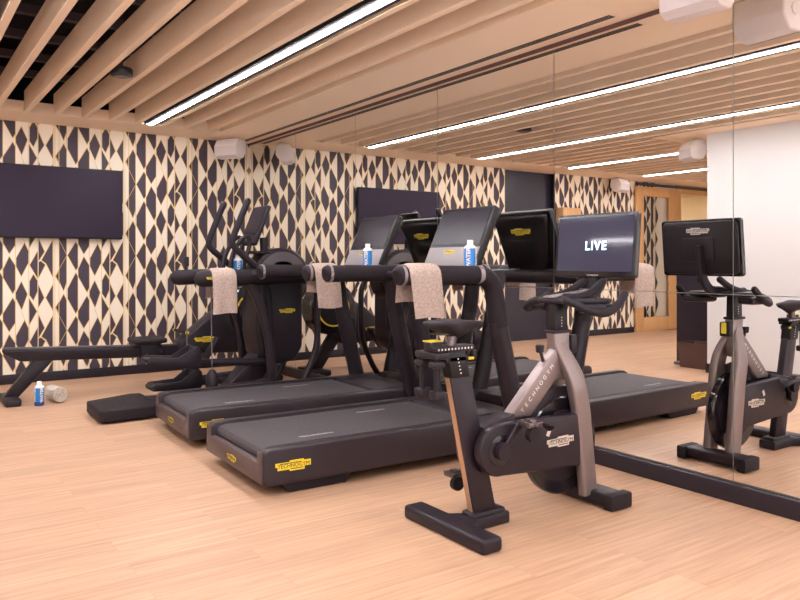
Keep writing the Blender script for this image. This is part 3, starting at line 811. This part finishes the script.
# ------------------------------------------------------------------ exercise bike
def make_bike():
    cx, cy = 2.5, 2.575
    r = empty('exercise_bike', (cx, cy, 0)); tag(r, 'grey and black indoor cycling bike with lit screen, in front of the mirror', 'exercise bike')
    def L(x, y, z): return (x-cx, y, z)      # y is already relative to the axis
    def X(P): return [(x-cx, z) for x, z in P]
    q = MB(); q.box(L(1.995, -.285, .0), L(2.105, .285, .062), .016, seg=3); q.prism([(2.08-cx, -.10), (2.16-cx, -.055), (2.36-cx, -.055), (2.36-cx, .055), (2.16-cx, .055), (2.08-cx, .10)], .0, .058, 'Z', .012); q.build('rear_foot', 'black', r)
    q = MB(); q.box(L(2.145, -.042, .03), L(2.345, .042, .075), .012, seg=3); q.build('post_base', 'black', r)
    q = MB(); q.box(L(2.855, -.225, .012), L(2.985, .205, .075), .016, seg=3); q.build('front_foot', 'black', r)
    for y in (-.205, .185):
        q = MB(); q.box(L(2.85, y-.03, .0), L(3.005, y+.03, .078), .012); q.build('foot_cap', 'rubber', r)
    # rear post
    q = MB(); q.prism(X([(2.03, .70), (2.15, .70), (2.305, .06), (2.17, .06)]), -.024, .024, 'Y', .010); pst = q.build('seat_tube', 'black2', r)
    q = MB(); q.prism(X([(2.0305, .69), (2.04, .69), (2.17, .075), (2.1645, .075)]), -.015, .015, 'Y'); q.build('lit_rear_face', 'copperlit', pst)  # thin strip coloured as the tube's rear face catching copper light
    # seat post
    q = MB(); q.prism(X([(2.008, .81), (2.112, .81), (2.138, .69), (2.035, .69)]), -.034, .034, 'Y', .008); sp = q.build('seat_post', 'bezel', r)
    q = MB()
    for k in range(5): q.box(L(2.08-.004*k, -.0352, .708+.016*k), L(2.086-.004*k, -.0338, .714+.016*k))
    q.build('scale_marks', 'whiteink', sp)
    q = MB(); q.box(L(1.95, -.036, .808), L(2.165, .036, .834), .006); q.box(L(2.0, -.034, .762), L(2.13, .034, .786), .004); sl = q.build('slider', 'black', r)
    q = MB()
    for k in range(11): q.box(L(1.955+.0185*k, -.0372, .817), L(1.961+.0185*k, -.0358, .825))
    q.build('scale_marks', 'whiteink', sl)
    q = MB(); q.tube([L(2.05, 0, .83), L(2.06, 0, .885)], .022); q.tube([L(1.96, -.028, .888), L(2.11, -.012, .882)], .005, n=8); q.tube([L(1.96, .028, .888), L(2.11, .012, .882)], .005, n=8); q.build('saddle_clamp', 'darksteel', sl)
    q = MB(); q.tube([L(2.128, -.03, .773), L(2.153, -.038, .773)], .0065); q.build('lever', 'yellow', sl)
    # saddle: lofted
    q = MB(); rings = []
    secs = [(1.925, .040, .922, .014), (1.935, .068, .926, .022), (1.965, .080, .926, .030), (2.005, .074, .921, .040), (2.045, .056, .916, .050), (2.085, .038, .914, .050), (2.13, .028, .916, .036), (2.175, .024, .919, .025), (2.20, .020, .919, .020), (2.212, .010, .917, .012)]
    for x, hw, z, t in secs:
        ring = []
        for k in range(18):
            a = 2*PI*k/18
            yy = hw*math.cos(a); zz = z+(t*.62*math.sin(a) if a < PI else t*1.25*math.sin(a)*(1-.3*abs(math.cos(a))))
            zz -= .006*(1-abs(math.cos(a))) if a < PI else 0
            ring.append(q.bm.verts.new((x+.012-cx, yy, zz+.008)))
        rings.append(ring)
    for a, c in zip(rings[:-1], rings[1:]):
        for k in range(18): q.bm.faces.new((a[k], a[(k+1) % 18], c[(k+1) % 18], c[k]))
    q.bm.faces.new(rings[0]); q.bm.faces.new(rings[-1][::-1]); bmesh.ops.recalc_face_normals(q.bm, faces=q.bm.faces)
    q.build('saddle', 'rubber', r, smooth=60)
    # dumbbell cradle
    q = MB(); q.box(L(1.935, -.05, .778), L(2.01, .115, .808), .008); cr = q.build('dumbbell_cradle', 'black', r)
    q = MB(); q.box(L(1.945, .005, .806), L(2.01, .06, .850), .006); q.build('phone_pad', 'black', cr)
    q = MB(); q.box(L(1.943, .003, .850), L(2.012, .062, .856), .002); q.build('yellow_strip', 'yellow', cr)
    # frame
    LW = .030
    q = MB(); q.prism(X([(2.365, .47), (2.52, .47), (2.675, .615), (2.70, .63), (2.76, .62), (2.79, .70), (2.782, .86), (2.672, .86), (2.685, .775), (2.545, .645)]), -LW, LW, 'Y', .010, seg=3); fr = q.build('frame', 'silver', r)
    q = MB()
    word = 'TECHNOGYM'
    d = Vector((.225, 0, .22)).normalized()
    for i, chh in enumerate(word):
        q.text(chh, .03, frame(Vector(L(2.462, -LW-.0008, .502))+d*(.034*i), d, (-1, 0, 1)), 0, .0005)
    q.build('frame_lettering', 'whiteink', fr)
    q = MB()
    for i, chh in enumerate(word):
        q.text(chh, .03, frame(Vector(L(2.462, LW+.0008, .502))+d*(.034*(8-i)), -d, (-1, 0, 1)), 0, .0005)
    q.build('frame_lettering', 'whiteink', fr)
    # fork: shoulder and two blades
    q = MB()
    for s in (-1, 1):
        pth = catmull([L(2.715, s*.012, .80), L(2.745, s*.030, .735), L(2.768, s*.056, .665), L(2.787, s*.070, .59), L(2.815, s*.072, .45), L(2.867, s*.072, .055)], 6)
        n = len(pth)
        q.sweep(pth, rrect(.052, .104, .017, 4), up=(1, 0, 0), scale=[min(1.05, .75+.5*i/n)-.1*max(0, i/n-.5) for i in range(n)])
    q.build('fork', 'silver', r)
    # chain guard
    gp = []
    for k in range(19):
        a = math.radians(85+k*190/18); gp.append((2.262+.118*math.cos(a), .355+.118*math.sin(a)))
    gp += [(2.79, .205), (2.79, .462)]
    q = MB(); q.prism(X(gp), -.095, -.045, 'Y', .010, seg=3); cg = q.build('chain_guard', 'black2', r)
    q = MB(); q.prism(X([(2.2, .46), (2.40, .50), (2.40, .24), (2.2, .25)]), -.05, .06, 'Y', .012); q.build('crank_housing', 'black', r)
    badge('guard_badge', cg, frame(L(2.645, -.0955, .345), (1, 0, .02), (0, 0, 1)), .18, 'paleink', 'ink')
    q = MB(); q.prism(X([(2.550, .385), (2.568, .377), (2.584, .408), (2.566, .416)]), -.097, -.095, 'Y'); q.build('guard_mark', 'paleink', cg)
    q = MB(); q.lathe([(.062, -.1), (.070, -.098), (.07, -.09)], c=L(2.262, 0, .355), axis='Y', n=36); q.build('crank_ring', 'gloss', cg)
    q = MB(); q.prism(X(gp[:-2]+[(2.50, .26), (2.50, .46)]), .05, .085, 'Y', .010); q.build('guard_back', 'black2', r)
    # flywheel
    q = MB(); q.lathe([(.17, -.018), (.232, -.022), (.24, -.014), (.24, .014), (.232, .022), (.17, .018)], c=L(2.745, 0, .298), axis='Y', n=64)
    fw = q.build('flywheel', 'gloss', r)
    q = MB(); q.lathe([(.02, -.03), (.15, -.024), (.175, -.02), (.175, .02), (.15, .024), (.02, .03)], c=L(2.745, 0, .298), axis='Y', n=48); q.build('flywheel_web', 'black', fw)
    # wheel cover arc
    pts = [(2.745+.258*math.cos(math.radians(a)), .298+.258*math.sin(math.radians(a))) for a in range(75, 176, 10)]
    q = MB(); q.sweep([L(x, 0, z) for x, z in pts], rrect(.075, .022, .01), up=(0, 1, 0)); q.build('wheel_guard', 'black2', r)
    # cranks and pedals
    for s, dx, dz in ((-1, .10, .125), (1, -.035, -.16)):
        y0 = s*.115
        q = MB(); q.sweep([L(2.262, y0, .355), L(2.262+dx, y0+s*.01, .355+dz)], rrect(.034, .016, .006), up=(0, 1, 0)); q.lathe([(.04, -.012), (.04, .012)], c=L(2.262, y0, .355), axis='Y', n=24)
        ck = q.build('crank', 'black2', r)
        px, pz = 2.262+dx, .355+dz
        q = MB(); [q.box(L(px+u-.006, y0+s*.03, pz-.012), L(px+u+.006, y0+s*.105, pz+.012), .003) for u in (-.036, .036)]; [q.box(L(px-.036, y0+s*v-.005, pz-.010), L(px+.036, y0+s*v+.005, pz+.010), .003) for v in (.035, .10)]; q.box(L(px-.016, y0+s*.045, pz-.014), L(px+.016, y0+s*.09, pz+.02), .004); q.tube([L(px, y0, pz), L(px, y0+s*.108, pz)], .008); pd = q.build('pedal', 'darksteel', ck)
        q = MB(); q.sweep(catmull([L(px+.04, y0+s*.03, pz), L(px+.085, y0+s*.045, pz-.01), L(px+.095, y0+s*.07, pz-.03), L(px+.085, y0+s*.10, pz-.01), L(px+.04, y0+s*.115, pz)]), rrect(.05, .008, .003), up=(0, 0, 1)); q.lathe([(.012, -.016), (.034, -.014), (.036, 0), (.034, .014), (.012, .016)], c=L(px+.012, y0+s*.07, pz-.05), axis='Y', n=20); q.build('toe_cage', 'rubber', pd)
    # resistance knob
    q = MB(); q.tube([L(2.63, 0, .71), L(2.605, 0, .78)], .008); q.lathe([(.015, .762), (.019, .766), (.022, .795), (.018, .80)], c=L(2.605, 0, 0), n=20); q.build('resistance_knob', 'black', r)
    # head: stem, clamp lever
    q = MB(); q.prism(X([(2.685, 1.01), (2.77, 1.01), (2.775, .85), (2.68, .85)]), -.027, .027, 'Y', .008); st = q.build('stem', 'bezel', r)
    q = MB()
    for k in range(4): q.box(L(2.725, -.0282, .885+.014*k), L(2.730, -.0268, .890+.014*k))
    q.build('scale_marks', 'whiteink', st)
    q = MB(); q.box(L(2.663, -.036, .852), L(2.79, .036, .868), .004); q.box(L(2.79, -.035, .75), L(2.835, .035, .84), .01); q.build('head_clamp', 'black', r)
    q = MB(); q.box(L(2.832, -.014, .77), L(2.845, .016, .835), .004); q.build('clamp_lever', 'yellow', r)
    # handlebar
    q = MB(); q.prism([(2.66-cx, -.07), (2.70-cx, -.10), (2.86-cx, -.20), (2.92-cx, -.18), (2.93-cx, .18), (2.86-cx, .20), (2.70-cx, .10), (2.66-cx, .07)], 1.00, 1.025, 'Z', .008); hb = q.build('bar_plate', 'black', r)
    for s in (-1, 1):
        q = MB(); q.tube(catmull([L(2.70, s*.05, 1.02), L(2.70, s*.13, 1.005), L(2.712, s*.20, .978), L(2.775, s*.245, .960), L(2.855, s*.252, .985), L(2.93, s*.245, 1.045)], 6), .0195, round_caps=True); q.build('handlebar', 'rubber', r)
        q = MB(); q.tube(catmull([L(2.72, s*.055, 1.03), L(2.80, s*.075, 1.03), L(2.90, s*.075, 1.055), L(2.985, s*.065, 1.10)], 6), .0195, round_caps=True); q.build('inner_grip', 'rubber', r)
        q = MB(); q.prism([(2.74-cx, s*.10), (2.90-cx, s*.12), (2.92-cx, s*.23), (2.80-cx, s*.24)][::s], .955, 1.0, 'Z', .016); q.build('bottle_holder', 'black', r)
    q = MB(); q.prism(X([(2.66, 1.027), (2.96, 1.055), (2.96, 1.062), (2.66, 1.034)]), -.035, .035, 'Y', .003); q.build('bar_pad', 'ring', r)
    # screen bracket and screen
    q = MB(); q.sweep(fillet([L(2.84, 0, 1.02), L(2.97, 0, 1.02), L(3.06, 0, 1.10), L(3.085, 0, 1.30)], .06), rrect(.06, .03, .01), up=(0, 1, 0)); q.build('screen_bracket', 'black', r)
    T = Matrix.Translation(L(3.03, .02, 1.288)) @ Matrix.Rotation(math.radians(1), 4, 'Z') @ Matrix.Rotation(math.radians(5), 4, 'Y')
    q = MB(); q.prism([(y, z) for y, z in rrect(.525, .335, .018, 5)], -.012, .020, 'X', .006, xf=T, seg=3); sc = q.build('screen', 'gloss', r)
    q = MB(); q.prism([(y, z) for y, z in rrect(.50, .31, .03, 4)], .018, .034, 'X', .010, xf=T); q.box((.03, -.10, -.08), (.042, .10, .06), .004, xf=T); q.build('screen_back', 'black', sc)
    q = MB(); q.box((-.0135, -.243, -.135), (-.0118, .243, .150), xf=T); q.build('display', 'live', sc, smooth=0)
    q = MB(); q.text('LIVE', .064, T @ frame((-.0142, -.012, -.004), (0, -1, 0), (0, 0, 1)), 0, .0003, bold=.0012, space=1.22); q.build('display_lettering', 'livetxt', sc)
    q = MB(); q.text('TECHNOGYM', .012, T @ frame((-.0126, -.0, -.156), (0, -1, 0), (0, 0, 1)), 0, .0003); q.build('bezel_mark', 'greyink', sc)
    badge('screen_badge', sc, T @ frame((.0345, 0, .10), (0, 1, 0), (0, 0, 1)), .15, 'whiteink', 'ink')
    return r
bike = make_bike()
# two small dumbbells hanging upright in the cradle
for i, (y, lab) in enumerate(((-.02, 'small black dumbbell in the bike cradle, the one nearer the seat tube'), (.085, 'small black dumbbell in the bike cradle, the one nearer the treadmill'))):
    d = empty('dumbbell', (1.960, 2.575+y, .606)); tag(d, lab, 'dumbbell', 'dumbbells in the bike cradle')
    q = MB(); q.tube([(0, 0, .03), (0, 0, .15)], .015); q.build('grip', 'rubber', d)
    for z in (.0, .135):
        q = MB(); q.prism([(x, yy) for x, yy in rrect(.062, .058, .014)], z, z+.038 if z == 0 else z+.03, 'Z', .008); q.build('head', 'black', d)

# ------------------------------------------------------------------ corridor lamp
r = empty('corridor_ceiling_light', (-5.2, 9.4, 2.55)); tag(r, 'small round ceiling light in the beige corridor beyond the door', 'light')
q = MB(); q.lathe([(.11, -.006), (.12, 0)], n=24); q.build('lens', 'dn', r)
q = MB(); q.lathe([(.135, -.003), (.14, -.001)], n=24); q.build('rim', 'white', r)

# ------------------------------------------------------------------ world (ambient fill added through the unbuilt front of the room) and view
w = bpy.data.worlds.new('world'); SC.world = w; w.use_nodes = True
bg = w.node_tree.nodes['Background']; bg.inputs['Color'].default_value = (1.0, .955, .965, 1); bg.inputs['Strength'].default_value = 2.0
SC.view_settings.view_transform = 'Standard'; SC.view_settings.look = 'None'; SC.view_settings.gamma = 1; SC.view_settings.use_curve_mapping = False
SC.view_settings.exposure = .53
SC.cycles.max_bounces = 10; SC.cycles.diffuse_bounces = 6; SC.cycles.glossy_bounces = 6
